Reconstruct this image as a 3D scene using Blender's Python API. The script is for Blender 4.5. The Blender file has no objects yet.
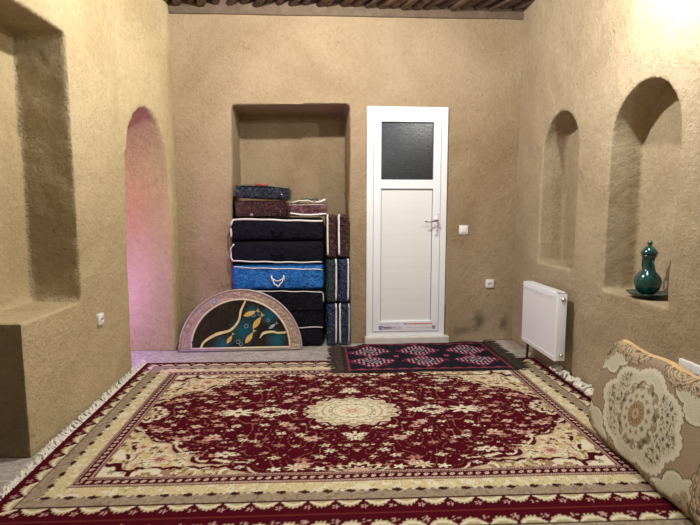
import bpy, bmesh, math, random
import numpy as np
from mathutils import Vector, Matrix, noise
random.seed(7)
S = bpy.context.scene
COL = S.collection
PI = math.pi

# ------------------------------------------------------------------ materials
def mat(name, col=(.5,.5,.5), rough=.6, metal=0, spec=.5, coat=0, trans=0):
    m = bpy.data.materials.new(name); m.use_nodes = True
    b = m.node_tree.nodes['Principled BSDF']
    b.inputs['Base Color'].default_value = (*col, 1)
    b.inputs['Roughness'].default_value = rough
    b.inputs['Metallic'].default_value = metal
    b.inputs['Specular IOR Level'].default_value = spec
    b.inputs['Coat Weight'].default_value = coat
    b.inputs['Coat Roughness'].default_value = .12
    b.inputs['Transmission Weight'].default_value = trans
    return m

def nodes(m):
    nt = m.node_tree
    return nt, nt.nodes, nt.links, nt.nodes['Principled BSDF']

def add_noise(m, scale, detail=4, rough=.6, vec=None, dist=0):
    nt, N, L, b = nodes(m)
    n = N.new('ShaderNodeTexNoise'); n.inputs['Scale'].default_value = scale
    n.inputs['Detail'].default_value = detail; n.inputs['Roughness'].default_value = rough
    n.inputs['Distortion'].default_value = dist
    if vec is None:
        tc = N.new('ShaderNodeTexCoord'); vec = tc.outputs['Object']
    L.new(vec, n.inputs['Vector'])
    return n

def ramp(m, src, stops):
    nt, N, L, b = nodes(m)
    r = N.new('ShaderNodeValToRGB'); e = r.color_ramp.elements
    while len(e) < len(stops): e.new(.5)
    for el, (p, c) in zip(e, stops):
        el.position = p; el.color = (*c, 1) if len(c) == 3 else c
    L.new(src, r.inputs['Fac'])
    return r

def mixc(m, fac, a, b_, mode='MIX'):
    nt, N, L, b = nodes(m)
    x = N.new('ShaderNodeMix'); x.data_type = 'RGBA'; x.blend_type = mode
    if isinstance(fac, (int, float)): x.inputs[0].default_value = fac
    else: L.new(fac, x.inputs[0])
    for s, i in ((a, 6), (b_, 7)):
        if isinstance(s, tuple): x.inputs[i].default_value = (*s, 1)
        else: L.new(s, x.inputs[i])
    return x.outputs[2]

def bump(m, heights, dist=.01, strength=1):
    nt, N, L, b = nodes(m)
    prev = None
    for h, d, s in heights:
        bp = N.new('ShaderNodeBump'); bp.inputs['Distance'].default_value = d
        bp.inputs['Strength'].default_value = s
        L.new(h, bp.inputs['Height'])
        if prev: L.new(prev, bp.inputs['Normal'])
        prev = bp.outputs['Normal']
    L.new(prev, b.inputs['Normal'])

def mud(name, base, light, dark, rough_amt=1.0, pits=.5):
    m = mat(name, base, .92, spec=.15)
    nt, N, L, b = nodes(m)
    big = add_noise(m, 1.1, 4, .55, dist=.8)
    r1 = ramp(m, big.outputs['Fac'], [(.3, dark), (.5, base), (.72, light)])
    med = add_noise(m, 28, 7, .75)
    r2 = ramp(m, med.outputs['Fac'], [(.32, (.80,.77,.73)), (.60, (1.03,1.03,1.02))])
    c = mixc(m, .7, r1.outputs['Color'], r2.outputs['Color'], 'MULTIPLY')
    # bits of straw, small dark pits and hairline cracks
    pit = add_noise(m, 48, 2, .5, dist=.6)
    rp = ramp(m, pit.outputs['Fac'], [(.25, (.38,.28,.19)), (.31, (1,1,1))])
    c = mixc(m, pits, c, rp.outputs['Color'], 'MULTIPLY')
    straw = add_noise(m, 75, 2, .5, dist=1.2)
    rs = ramp(m, straw.outputs['Fac'], [(.68, (0,0,0)), (.73, (1,1,1))])
    mx = N.new('ShaderNodeMath'); mx.operation = 'MULTIPLY'; mx.inputs[1].default_value = .35*pits
    L.new(rs.outputs['Color'], mx.inputs[0])
    c = mixc(m, mx.outputs[0], c, tuple(min(1, v*1.5) for v in light))
    cr = add_noise(m, 2.3, 7, .62, dist=1.2)
    rc = ramp(m, cr.outputs['Fac'], [(.494, (1,1,1)), (.5, (.70,.62,.52)), (.506, (1,1,1))])
    gate = add_noise(m, 1.7, 2, .5)
    rg = ramp(m, gate.outputs['Fac'], [(.5, (0,0,0)), (.62, (1,1,1))])
    mg = N.new('ShaderNodeMath'); mg.operation = 'MULTIPLY'; mg.inputs[1].default_value = pits
    L.new(rg.outputs['Color'], mg.inputs[0])
    c = mixc(m, mg.outputs[0], c, mixc(m, 1.0, c, rc.outputs['Color'], 'MULTIPLY'))
    L.new(c, b.inputs['Base Color'])
    fine = add_noise(m, 140, 4, .65)
    bump(m, [(big.outputs['Fac'], .05*rough_amt, .5), (med.outputs['Fac'], .011*rough_amt, .8), (pit.outputs['Fac'], .010*rough_amt, .8),
             (fine.outputs['Fac'], .003*rough_amt, .8)])
    return m

M = {}
M['mud'] = mud('mud_plaster', (.365,.275,.175), (.42,.325,.22), (.29,.21,.125), .8, .7)
M['mud_left'] = mud('mud_plaster_ochre', (.50,.40,.235), (.55,.44,.27), (.44,.34,.19), .8, .5)
M['mud_right'] = mud('mud_plaster_grey', (.41,.33,.22), (.47,.385,.26), (.35,.275,.175), .65, .6)
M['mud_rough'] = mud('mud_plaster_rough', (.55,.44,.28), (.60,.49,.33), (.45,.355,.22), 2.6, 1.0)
M['mud_shaded'] = mud('mud_plaster_shaded', (.27,.21,.13), (.32,.255,.16), (.19,.145,.085), 2.6, 1.0)  # shade on the ledge's near end, put into the plaster colour

def stone_floor():
    m = mat('stone_tiles', (.6,.57,.53), .35, spec=.4)
    nt, N, L, b = nodes(m)
    a = add_noise(m, 3.5, 8, .65, dist=2.0)
    r = ramp(m, a.outputs['Fac'], [(.3, (.36,.33,.31)), (.45, (.60,.57,.53)), (.52, (.46,.42,.39)), (.7, (.70,.67,.62))])
    v = add_noise(m, 7, 8, .7, dist=2.5)
    rv = ramp(m, v.outputs['Fac'], [(.44, (1,1,1)), (.5, (.45,.40,.38)), (.56, (1,1,1))])
    c = mixc(m, .8, r.outputs['Color'], rv.outputs['Color'], 'MULTIPLY')
    L.new(c, b.inputs['Base Color'])
    return m
M['stone'] = stone_floor()

def wood(name, c1, c2, rough=.8):
    m = mat(name, c1, rough, spec=.2)
    nt, N, L, b = nodes(m)
    a = add_noise(m, 9, 5, .7, dist=1)
    r = ramp(m, a.outputs['Fac'], [(.35, c1), (.65, c2)])
    L.new(r.outputs['Color'], b.inputs['Base Color'])
    bump(m, [(a.outputs['Fac'], .006, .8)])
    return m
M['pole'] = wood('weathered_poles', (.10,.07,.055), (.22,.16,.12))
M['pole_dark'] = wood('dark_ceiling_mat', (.035,.028,.035), (.07,.05,.05))
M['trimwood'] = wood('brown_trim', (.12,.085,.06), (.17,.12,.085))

def upvc():
    m = mat('white_plastic', (.80,.82,.85), .3, spec=.5)
    nt, N, L, b = nodes(m)
    a = add_noise(m, 3, 3, .5)
    r = ramp(m, a.outputs['Fac'], [(.3, (.82,.85,.90)), (.7, (.86,.89,.93))])
    L.new(r.outputs['Color'], b.inputs['Base Color'])
    return m
M['white'] = upvc()
M['panel'] = upvc(); M['panel'].name = 'off_white_panel'
def panel_mat(m):
    nt, N, L, b = nodes(m)
    tc = N.new('ShaderNodeTexCoord')
    w = N.new('ShaderNodeTexWave'); w.bands_direction = 'Z'; w.wave_profile = 'SAW'
    w.inputs['Scale'].default_value = 3.2; w.inputs['Distortion'].default_value = 0
    L.new(tc.outputs['Object'], w.inputs['Vector'])
    r = ramp(m, w.outputs['Fac'], [(0, (.72,.735,.73)), (.06, (.79,.81,.805)), (1, (.80,.82,.815))])
    L.new(r.outputs['Color'], b.inputs['Base Color'])
    bump(m, [(r.outputs['Color'], .002, .5)])
panel_mat(M['panel'])
M['radiator'] = mat('radiator_enamel', (.84,.86,.90), .25, spec=.5)
nt_, N_, L_, b_ = nodes(M['radiator'])
L_.new(ramp(M['radiator'], add_noise(M['radiator'], 2).outputs['Fac'], [(.3,(.84,.87,.92)),(.7,(.87,.90,.94))]).outputs['Color'], b_.inputs['Base Color'])

def noisy(name, c1, c2, scale=12, rough=.6, bumpd=0, bscale=None, **k):
    m = mat(name, c1, rough, **k)
    nt, N, L, b = nodes(m)
    a = add_noise(m, scale, 4, .6)
    L.new(ramp(m, a.outputs['Fac'], [(.35, c1), (.65, c2)]).outputs['Color'], b.inputs['Base Color'])
    if bumpd:
        f = add_noise(m, bscale or scale, 3, .6, dist=.8)
        bump(m, [(f.outputs['Fac'], bumpd, 1)])
    return m
M['chrome'] = noisy('chrome', (.62,.6,.58), (.7,.68,.66), 20, .18, metal=1)
M['bronze'] = noisy('brushed_handle', (.42,.36,.34), (.55,.48,.45), 20, .3, metal=1)
M['socket'] = noisy('socket_plastic', (.80,.80,.78), (.84,.84,.82), 8, .35)
M['hole'] = noisy('socket_hole', (.03,.025,.02), (.05,.04,.035), 8, .6)
M['rubber'] = noisy('black_gasket', (.03,.03,.035), (.05,.05,.055), 8, .6)
M['navyink'] = noisy('navy_print', (.05,.03,.20), (.08,.05,.26), 30, .6)
M['redink'] = noisy('red_print', (.65,.10,.13), (.75,.16,.18), 30, .6)
M['greyink'] = noisy('grey_print', (.42,.42,.52), (.52,.52,.6), 30, .6)
M['film'] = noisy('white_film', (.80,.79,.84), (.86,.85,.88), 30, .3)

def glass_obscure():
    m = mat('obscure_glass', (.010,.014,.018), .25, spec=.5)
    nt, N, L, b = nodes(m)
    v = N.new('ShaderNodeTexVoronoi'); v.inputs['Scale'].default_value = 90
    tc = N.new('ShaderNodeTexCoord'); L.new(tc.outputs['Object'], v.inputs['Vector'])
    n = add_noise(m, 70, 3, .6)
    L.new(ramp(m, n.outputs['Fac'], [(.35,(.010,.013,.016)),(.7,(.020,.026,.030))]).outputs['Color'], b.inputs['Base Color'])
    bump(m, [(n.outputs['Fac'], .0016, .8)])
    return m
M['glass'] = glass_obscure()

def fabric(name, c1, c2, plastic=.0, wrinkle=.012, scale=9):
    """quilt cloth in a clear zip bag: glossy crumpled film over the cloth colour"""
    m = mat(name, c1, .6 if plastic else .8, spec=.15 if plastic else .12, coat=1.0 if plastic > .3 else plastic)
    m.node_tree.nodes['Principled BSDF'].inputs['Coat Roughness'].default_value = .07
    m.node_tree.nodes['Principled BSDF'].inputs['Coat IOR'].default_value = 1.7
    nt, N, L, b = nodes(m)
    a = add_noise(m, 30, 4, .6)
    L.new(ramp(m, a.outputs['Fac'], [(.4, c1), (.62, c2)]).outputs['Color'], b.inputs['Base Color'])
    f = add_noise(m, scale, 1, .4, dist=1.5)
    g = add_noise(m, scale*2.2, 1, .4, dist=3)
    bump(m, [(f.outputs['Fac'], wrinkle*4, 1), (g.outputs['Fac'], wrinkle*2.2, 1)])
    if plastic:
        L.new(b.inputs['Normal'].links[0].from_socket, b.inputs['Coat Normal'])
    return m
M['black_cloth'] = fabric('black_nonwoven', (.006,.005,.011), (.010,.009,.016), 0, .006, 6)
M['blue_cloth'] = fabric('blue_nonwoven', (.01,.12,.42), (.02,.17,.52), .2, .01, 7)
M['navy_bag'] = fabric('navy_blanket_film', (.008,.018,.045), (.02,.04,.08), .9, .03)
M['maroon_bag'] = fabric('maroon_blanket_film', (.03,.005,.01), (.08,.012,.02), .8, .03)
M['plum_bag'] = fabric('plum_blanket_film', (.13,.03,.05), (.26,.11,.14), .9, .03)
M['brown_bag'] = fabric('brown_maroon_film', (.05,.012,.012), (.10,.03,.025), .7, .03)
M['green_bag'] = fabric('dark_green_film', (.005,.03,.035), (.012,.06,.06), .8, .03)
M['teal_bag'] = fabric('navy_teal_film', (.006,.028,.09), (.014,.05,.14), .8, .03)
M['piping'] = noisy('white_piping', (.72,.70,.70), (.82,.80,.79), 30, .5, .002, 60)
M['cord'] = noisy('white_cord', (.75,.75,.78), (.85,.85,.86), 80, .5, .002, 200)
M['redlabel'] = noisy('red_trim_cloth', (.35,.05,.05), (.30,.08,.06), 20, .5)
M['olive'] = noisy('olive_trim_cloth', (.09,.09,.05), (.13,.12,.08), 20, .5)

def ceramic():
    m = mat('teal_glaze', (.0,.09,.085), .16, spec=.6, coat=.4)
    nt, N, L, b = nodes(m)
    a = add_noise(m, 18, 5, .6)
    L.new(ramp(m, a.outputs['Fac'], [(.3,(.003,.022,.022)),(.5,(.004,.055,.052)),(.7,(.012,.10,.085))]).outputs['Color'], b.inputs['Base Color'])
    bump(m, [(a.outputs['Fac'], .003, .6)])
    return m
M['glaze'] = ceramic()

def vcol(name, rough=.95, bd=.003, bscale=300):
    m = mat(name, (.5,.5,.5), rough, spec=.15)
    nt, N, L, b = nodes(m)
    a = N.new('ShaderNodeAttribute'); a.attribute_name = 'pattern'
    n = add_noise(m, bscale, 2, .5)
    r = ramp(m, n.outputs['Fac'], [(.3,(.78,.78,.78)),(.7,(1.08,1.08,1.08))])
    L.new(mixc(m, 1, a.outputs['Color'], r.outputs['Color'], 'MULTIPLY'), b.inputs['Base Color'])
    bump(m, [(n.outputs['Fac'], bd, .8)])
    b.inputs['Specular IOR Level'].default_value = .05
    return m
M['rug'] = vcol('woven_rug_pile')
M['kilim'] = vcol('woven_kilim', .95, .003, 200)
M['cushion'] = vcol('woven_cushion_cover', .9, .003, 260)
M['fringe'] = noisy('cream_fringe', (.72,.68,.58), (.84,.80,.72), 60, .9)
M['fringe_brown'] = noisy('brown_fringe', (.028,.02,.014), (.06,.042,.03), 60, .9)
M['cushion_side'] = noisy('ochre_cushion_side', (.62,.40,.18), (.70,.48,.24), 25, .8, .002, 200)
M['art_border'] = fabric('mauve_border_film', (.36,.25,.20), (.48,.34,.28), .6, .006, 9)
M['art_rim'] = noisy('ivory_edging', (.68,.60,.42), (.75,.68,.52), 30, .5)
M['art_tube'] = noisy('dull_metal_rim', (.42,.36,.33), (.52,.46,.42), 30, .4, metal=.3)
def art_panel():
    m = mat('black_marbled_panel', (.02,.015,.015), .22, spec=.5, coat=.3)
    nt, N, L, b = nodes(m)
    a = add_noise(m, 5, 3, .5)
    base = ramp(m, a.outputs['Fac'], [(.4,(.004,.004,.006)),(.6,(.009,.006,.006)),(.75,(.0,.04,.05))])
    v = add_noise(m, 11, 6, .75, dist=3)
    vr = ramp(m, v.outputs['Fac'], [(.493,(0,0,0)),(.5,(.8,.8,.8)),(.507,(0,0,0))])
    c = mixc(m, vr.outputs['Color'], base.outputs['Color'], (.20,.13,.09))
    tc = N.new('ShaderNodeTexCoord')
    for (x, z, r_) in ((.24,.30,.10),(.02,.17,.14),(-.15,.05,.10),(.10,.33,.08),(.30,.09,.10)):
        vm = N.new('ShaderNodeVectorMath'); vm.operation = 'DISTANCE'; vm.inputs[1].default_value = (x, 0, z)
        L.new(tc.outputs['Object'], vm.inputs[0])
        rr = ramp(m, vm.outputs['Value'], [(0, (.9,.9,.9)), (r_, (0,0,0))])
        c = mixc(m, rr.outputs['Color'], c, (.0,.11,.15))
    L.new(c, b.inputs['Base Color'])
    return m
M['art_panel'] = art_panel()
M['gold'] = noisy('ochre_gold_paint', (.60,.38,.07), (.75,.55,.18), 25, .3)
M['palegold'] = noisy('pale_gold_paint', (.70,.56,.22), (.8,.7,.4), 25, .3)
M['silverfish'] = noisy('grey_blue_paint', (.30,.36,.42), (.42,.48,.52), 25, .3)
M['teal_paint'] = noisy('teal_paint', (.0,.10,.13), (.01,.18,.22), 25, .3)
M['glint'] = noisy('blue_glint', (.05,.40,.75), (.35,.55,.8), 25, .15)

# ------------------------------------------------------------------ mesh helpers
def link(name, me, m=None, parent=None, smooth=False):
    o = bpy.data.objects.new(name, me); COL.objects.link(o)
    if m is not None: me.materials.append(m)
    if smooth:
        for p in me.polygons: p.use_smooth = True
    if parent: o.parent = parent
    return o

def from_bm(name, bm, m, parent=None, smooth=False):
    me = bpy.data.meshes.new(name)
    bmesh.ops.recalc_face_normals(bm, faces=bm.faces)
    bm.to_mesh(me); bm.free()
    return link(name, me, m, parent, smooth)

def box(bm, x0, x1, y0, y1, z0, z1, bev=0, seg=2, mtx=None):
    r = bmesh.ops.create_cube(bm, size=1)
    vs = r['verts']
    for v in vs:
        v.co = Vector((x0 + (v.co.x+.5)*(x1-x0), y0 + (v.co.y+.5)*(y1-y0), z0 + (v.co.z+.5)*(z1-z0)))
    if bev:
        es = list({e for v in vs for e in v.link_edges})
        rb = bmesh.ops.bevel(bm, geom=es, offset=bev, segments=seg, profile=.5, affect='EDGES')
        vs = list({v for f in rb['faces'] for v in f.verts} | {v for v in vs if v.is_valid})
    if mtx is not None:
        for v in vs: v.co = mtx @ v.co
    return vs

def boxobj(name, x0, x1, y0, y1, z0, z1, m, parent=None, bev=0, seg=2, smooth=False):
    bm = bmesh.new(); box(bm, x0, x1, y0, y1, z0, z1, bev, seg)
    return from_bm(name, bm, m, parent, smooth)

def tube(bm, pts, r, n=8, cap=True, radii=None, squash=1):
    pts = [Vector(p) for p in pts]; rings = []
    up = Vector((0, 0, 1))
    for i, p in enumerate(pts):
        d = (pts[min(i+1, len(pts)-1)] - pts[max(i-1, 0)]).normalized()
        a = d.cross(up)
        if a.length < .15: a = d.cross(Vector((1, 0, 0)))
        a.normalize(); b = a.cross(d).normalized()
        rr = radii[i] if radii else r
        rings.append([bm.verts.new(p + (a*math.cos(2*PI*k/n) + b*math.sin(2*PI*k/n)*squash)*rr) for k in range(n)])
    for i in range(len(rings)-1):
        for k in range(n):
            bm.faces.new((rings[i][k], rings[i][(k+1) % n], rings[i+1][(k+1) % n], rings[i+1][k]))
    if cap:
        bm.faces.new(rings[0][::-1]); bm.faces.new(rings[-1])

def lathe(bm, prof, n=32, c=(0, 0, 0)):
    rings = []
    for r, z in prof:
        rings.append([bm.verts.new((c[0]+r*math.cos(2*PI*k/n), c[1]+r*math.sin(2*PI*k/n), c[2]+z)) for k in range(n)])
    for i in range(len(rings)-1):
        for k in range(n):
            bm.faces.new((rings[i][k], rings[i][(k+1) % n], rings[i+1][(k+1) % n], rings[i+1][k]))
    bm.faces.new(rings[0][::-1]); bm.faces.new(rings[-1])

def prism(bm, poly, axis, a0, a1):
    """extrude a closed polygon [(p,q)] along axis 'x' (p=y,q=z) or 'y' (p=x,q=z) or 'z' (p=x,q=y)"""
    def P(p, q, a):
        return (a, p, q) if axis == 'x' else (p, a, q) if axis == 'y' else (p, q, a)
    A = [bm.verts.new(P(p, q, a0)) for p, q in poly]; B = [bm.verts.new(P(p, q, a1)) for p, q in poly]
    n = len(poly)
    bm.faces.new(A[::-1]); bm.faces.new(B)
    for i in range(n): bm.faces.new((A[i], A[(i+1) % n], B[(i+1) % n], B[i]))

def empty(name, label, cat, loc=(0, 0, 0), rz=0, group=None):
    o = bpy.data.objects.new(name, None); COL.objects.link(o)
    o.empty_display_size = .1
    o.location = loc; o.rotation_euler = (0, 0, rz)
    return tag(o, label, cat, group)
def tag(o, label, cat, group=None):
    o['label'] = label; o['category'] = cat
    if group: o['group'] = group
    return o
def struct(o, label=None):
    o['kind'] = 'structure'
    if label: o['label'] = label
    return o

BROT = math.atan(.03)
def onback(o):
    """put an object modelled in the back wall's own frame (x along it, y=0 its face) in place"""
    o.location = (0, 4.36, 0); o.rotation_euler = (0, 0, BROT); return o
def bpos(u, off, z=0):
    return (u*math.cos(BROT) - off*math.sin(BROT), 4.36 + u*math.sin(BROT) + off*math.cos(BROT), z)

# ------------------------------------------------------------------ mud walls: cut, remeshed so every edge is soft, then dented by noise
def solid(polys, axis, a0, a1):
    bm = bmesh.new()
    for p in polys: prism(bm, p, axis, a0, a1)
    bmesh.ops.recalc_face_normals(bm, faces=bm.faces)
    me = bpy.data.meshes.new('tmp'); bm.to_mesh(me); bm.free()
    return me
def mudwall(name, base_me, cutters, m, voxel=.022, amp=.012, keep=None, seed=0, label=None, xf=None, amp2=.004):
    o = bpy.data.objects.new(name, base_me); COL.objects.link(o)
    tmp = []
    for c in cutters:
        co = bpy.data.objects.new('cut', c); COL.objects.link(co); tmp.append(co)
        md = o.modifiers.new('b', 'BOOLEAN'); md.operation = 'DIFFERENCE'; md.object = co; md.solver = 'EXACT'
    rm = o.modifiers.new('r', 'REMESH'); rm.mode = 'VOXEL'; rm.voxel_size = voxel
    sm = o.modifiers.new('s', 'SMOOTH'); sm.iterations = 1; sm.factor = .3
    dg = bpy.context.evaluated_depsgraph_get(); dg.update()
    me = bpy.data.meshes.new_from_object(o.evaluated_get(dg))
    o.modifiers.clear(); o.data = me
    for t in tmp: bpy.data.objects.remove(t)
    co = np.empty(len(me.vertices)*3, np.float32); me.vertices.foreach_get('co', co); co = co.reshape(-1, 3)
    no = np.empty(len(me.vertices)*3, np.float32); me.vertex_normals.foreach_get('vector', no); no = no.reshape(-1, 3)
    off = np.array([amp*noise.noise(Vector(c*1.7)+Vector((seed, 0, 0))) + amp2*noise.noise(Vector(c*7)+Vector((0, seed, 0)))
                    + amp2*.6*noise.noise(Vector(c*19)) for c in co])
    co += no*off[:, None]
    me.vertices.foreach_set('co', co.ravel()); me.update()
    me.materials.clear(); me.materials.append(m)
    for p in me.polygons: p.use_smooth = True
    struct(o, label)
    return o

def arch_poly(a, b, z0, zs, zt, n=24, shape=2.0):
    """closed outline (p,z): from sill z0, straight to springing zs, arch to zt"""
    c = (a+b)/2; r = (b-a)/2
    pts = [(a, z0), (b, z0)]
    for k in range(n+1):
        t = PI*k/n
        pts.append((c + r*math.cos(t), zs + (zt-zs)*abs(math.sin(t))**(2/shape)))
    return pts

# left wall -- footprint bends in towards the back corner
lw = [(-1.45,.9),(-1.45,3.60),(-1.36,4.0),(-1.30,4.25),(-1.30,4.60),(-1.78,4.60),(-1.95,3.4),(-1.95,.9)]
left_base = solid([lw], 'z', 0, 2.98)
cut_alc = solid([[(.5,.675),(2.93,.672),(2.91,2.185),(.5,2.135)]], 'x', -1.74, -1.2)
cut_alc2 = solid([[(.5,-.1),(2.35,-.1),(2.35,.70),(.5,.70)]], 'x', -1.74, -1.2)
ap = arch_poly(3.63, 4.20, -.2, 1.40, 1.985, shape=2.4)
cut_arch = solid([ap], 'x', -2.6, -1.0)
wall_left = mudwall('wall_left', left_base, [cut_alc, cut_alc2, cut_arch], M['mud_left'], .015, .016, seed=3, label='ochre mud plaster wall with alcove, ledge and arch on the left')
wall_left.data.materials.append(M['mud_rough']); wall_left.data.materials.append(M['mud_shaded'])
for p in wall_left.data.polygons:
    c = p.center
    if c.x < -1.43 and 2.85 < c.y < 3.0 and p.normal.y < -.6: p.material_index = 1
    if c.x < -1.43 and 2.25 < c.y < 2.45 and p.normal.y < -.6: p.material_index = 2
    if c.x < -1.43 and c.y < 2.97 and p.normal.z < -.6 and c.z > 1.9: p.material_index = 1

# back wall, in its own frame, with the bedding niche and the door opening
back_base = solid([[(-1.32,0),(1.9,0),(1.9,2.98),(-1.32,2.98)]], 'y', 0, .75)
cut_n = solid([[(-.825,-.1),(.202,-.1),(.198,2.12),(-.815,2.10)]], 'y', -.3, .5)
cut_d = solid([[(.36,-.1),(1.075,-.1),(1.06,2.075),(.352,2.075)]], 'y', -.3, .12)
wall_back = mudwall('wall_back', back_base, [cut_n, cut_d], M['mud'], .016, .012, seed=11, label='brown mud plaster wall with the door and bedding niche')
onback(wall_back)
def stain(m, spots, col):
    nt, N, L, b = nodes(m)
    tc = N.new('ShaderNodeTexCoord'); nz = add_noise(m, 9, 4, .7)
    for (x, z, rx, rz, amt) in spots:
        mp = N.new('ShaderNodeMapping'); mp.inputs['Location'].default_value = (-x/rx, 0, -z/rz); mp.inputs['Scale'].default_value = (1/rx, 0, 1/rz)
        L.new(tc.outputs['Object'], mp.inputs['Vector'])
        ln = N.new('ShaderNodeVectorMath'); ln.operation = 'LENGTH'; L.new(mp.outputs[0], ln.inputs[0])
        ad = N.new('ShaderNodeMath'); ad.operation = 'ADD'; L.new(ln.outputs['Value'], ad.inputs[0]); L.new(nz.outputs['Fac'], ad.inputs[1])
        r = ramp(m, ad.outputs[0], [(.65, (amt,)*3), (1.0, (0,0,0))])
        src = b.inputs['Base Color'].links[0].from_socket
        L.new(mixc(m, r.outputs['Color'], src, col), b.inputs['Base Color'])
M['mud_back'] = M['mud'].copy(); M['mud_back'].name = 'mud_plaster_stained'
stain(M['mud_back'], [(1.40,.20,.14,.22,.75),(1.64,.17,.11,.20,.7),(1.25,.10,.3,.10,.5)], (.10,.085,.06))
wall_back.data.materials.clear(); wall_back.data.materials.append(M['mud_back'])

# right wall with two arched niches
right_base = solid([[(.9,0),(4.60,0),(4.60,2.98),(.9,2.98)]], 'x', 1.72, 2.2)
c1 = solid([arch_poly(3.34, 3.90, .785, 1.66, 1.925, shape=1.9)], 'x', 1.4, 1.92)
c2 = solid([arch_poly(2.36, 2.955, .71, 1.60, 1.90, shape=2.0)], 'x', 1.4, 1.935)
wall_right = mudwall('wall_right', right_base, [c1, c2], M['mud_right'], .015, .014, seed=21, label='greyish mud plaster wall with two arched niches')

# passage beyond the arch and the rest of the room behind the camera
def slab(name, x0, x1, y0, y1, z0, z1, m, label):
    return struct(boxobj(name, x0, x1, y0, y1, z0, z1, m), label)
slab('floor', -3.4, 2.25, -1.8, 5.2, -.1, 0, M['stone'], 'veined stone tile floor')
slab('wall_rear', -2.2, 2.25, -1.8, -1.6, 0, 3.0, M['mud'], 'mud plaster wall behind the viewer')
slab('wall_left_near', -2.2, -1.45, -1.6, .9, 0, 3.0, M['mud_left'], 'ochre mud plaster wall beside the viewer')
slab('wall_right_near', 1.72, 2.25, -1.6, .9, 0, 3.0, M['mud_right'], 'mud plaster wall beside the viewer on the right')
slab('wall_passage_far', -3.4, -1.30, 4.6, 4.8, 0, 3.0, M['mud'], 'mud plaster passage wall beyond the arch')
slab('wall_passage_near', -3.4, -1.95, 2.9, 3.1, 0, 3.0, M['mud'], 'mud plaster passage wall nearer side')
slab('wall_passage_end', -3.6, -3.4, 2.9, 4.8, 0, 3.0, M['mud'], 'mud plaster passage end wall')
slab('ceiling', -3.6, 2.25, -1.8, 5.2, 2.945, 3.1, M['pole_dark'], 'dark matting of the ceiling')
# ceiling poles (pattern of the ceiling, one mesh)
bm = bmesh.new()
for i in range(38):
    x = -1.9 + i*.106 + random.uniform(-.015,.015)
    k = random.uniform(.022,.040)
    sl = random.uniform(-.62,-.30)
    z = 2.925 + .012*x + random.uniform(-.008,.012)
    pts = [(x + sl*(y-4.40) + random.uniform(-.008,.008), y, z + random.uniform(-.004,.004)) for y in (3.25,3.6,3.95,4.36)]
    tube(bm, pts, k, 7, squash=.8)
cp = from_bm('ceiling_poles', bm, M['pole'], None, True); struct(cp, 'rough wooden poles laid across the ceiling')
cp.name = 'ceiling.001'
bm = bmesh.new()
for i in range(16):
    y = -1.5 + i*.3
    tube(bm, [(-2.0, y, 2.95), (0, y+random.uniform(-.03,.03), 2.955), (2.0, y, 2.95)], .05, 8)
struct(from_bm('ceiling.002', bm, M['pole'], None, True), 'round beams of the ceiling over the room')
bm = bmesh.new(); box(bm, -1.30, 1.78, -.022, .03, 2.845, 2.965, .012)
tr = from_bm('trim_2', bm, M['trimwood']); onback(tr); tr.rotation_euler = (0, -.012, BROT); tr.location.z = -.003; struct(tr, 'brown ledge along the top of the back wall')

# ------------------------------------------------------------------ door
d = bpy.data.objects.new('door_1', None); COL.objects.link(d); onback(d)
struct(d, 'white plastic door with a dark obscure glass pane')
bm = bmesh.new()
DX0, DX1, DZ0, DZ1 = .350, 1.070, .062, 2.105
for (a,b_,c,e) in ((DX0,DX0+.058,DZ0,DZ1),(DX1-.058,DX1,DZ0,DZ1),(DX0+.056,DX1-.056,DZ1-.06,DZ1),(DX0+.056,DX1-.056,DZ0,DZ0+.045)):
    box(bm, a,b_,-.022,.04,c,e,.005)
from_bm('door_frame', bm, M['white'], d)
bm = bmesh.new()
LX0, LX1, LZ0, LZ1 = DX0+.060, DX1-.060, DZ0+.047, DZ1-.062
sx = .068
box(bm, LX0, LX0+sx, -.032,.03, LZ0, LZ1, .006); box(bm, LX1-sx, LX1, -.032,.03, LZ0, LZ1, .006)
box(bm, LX0+sx-.002, LX1-sx+.002, -.031,.03, LZ1-.07, LZ1, .005)
box(bm, LX0+sx-.002, LX1-sx+.002, -.031,.03, 1.395, 1.475, .005)
box(bm, LX0+sx-.002, LX1-sx+.002, -.031,.03, LZ0, .205, .005)
leaf = from_bm('door_leaf', bm, M['white'], d)
gx0, gx1 = LX0+sx, LX1-sx
boxobj('glass_pane', gx0-.004, gx1+.004, -.010, -.002, 1.470, LZ1-.066, M['glass'], leaf)
bm = bmesh.new()
for (a,b_,c,e) in ((gx0,gx0+.007,1.475,LZ1-.07),(gx1-.007,gx1,1.475,LZ1-.07),(gx0,gx1,LZ1-.077,LZ1-.07),(gx0,gx1,1.475,1.481),(gx0,gx0+.004,.205,1.395),(gx1-.004,gx1,.205,1.395),(gx0,gx1,1.389,1.395)):
    box(bm, a,b_,-.016,-.0095,c,e)
from_bm('gasket', bm, M['rubber'], leaf)
boxobj('door_panel', gx0-.004, gx1+.004, -.013,-.003, .20, 1.40, M['panel'], leaf)
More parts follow.
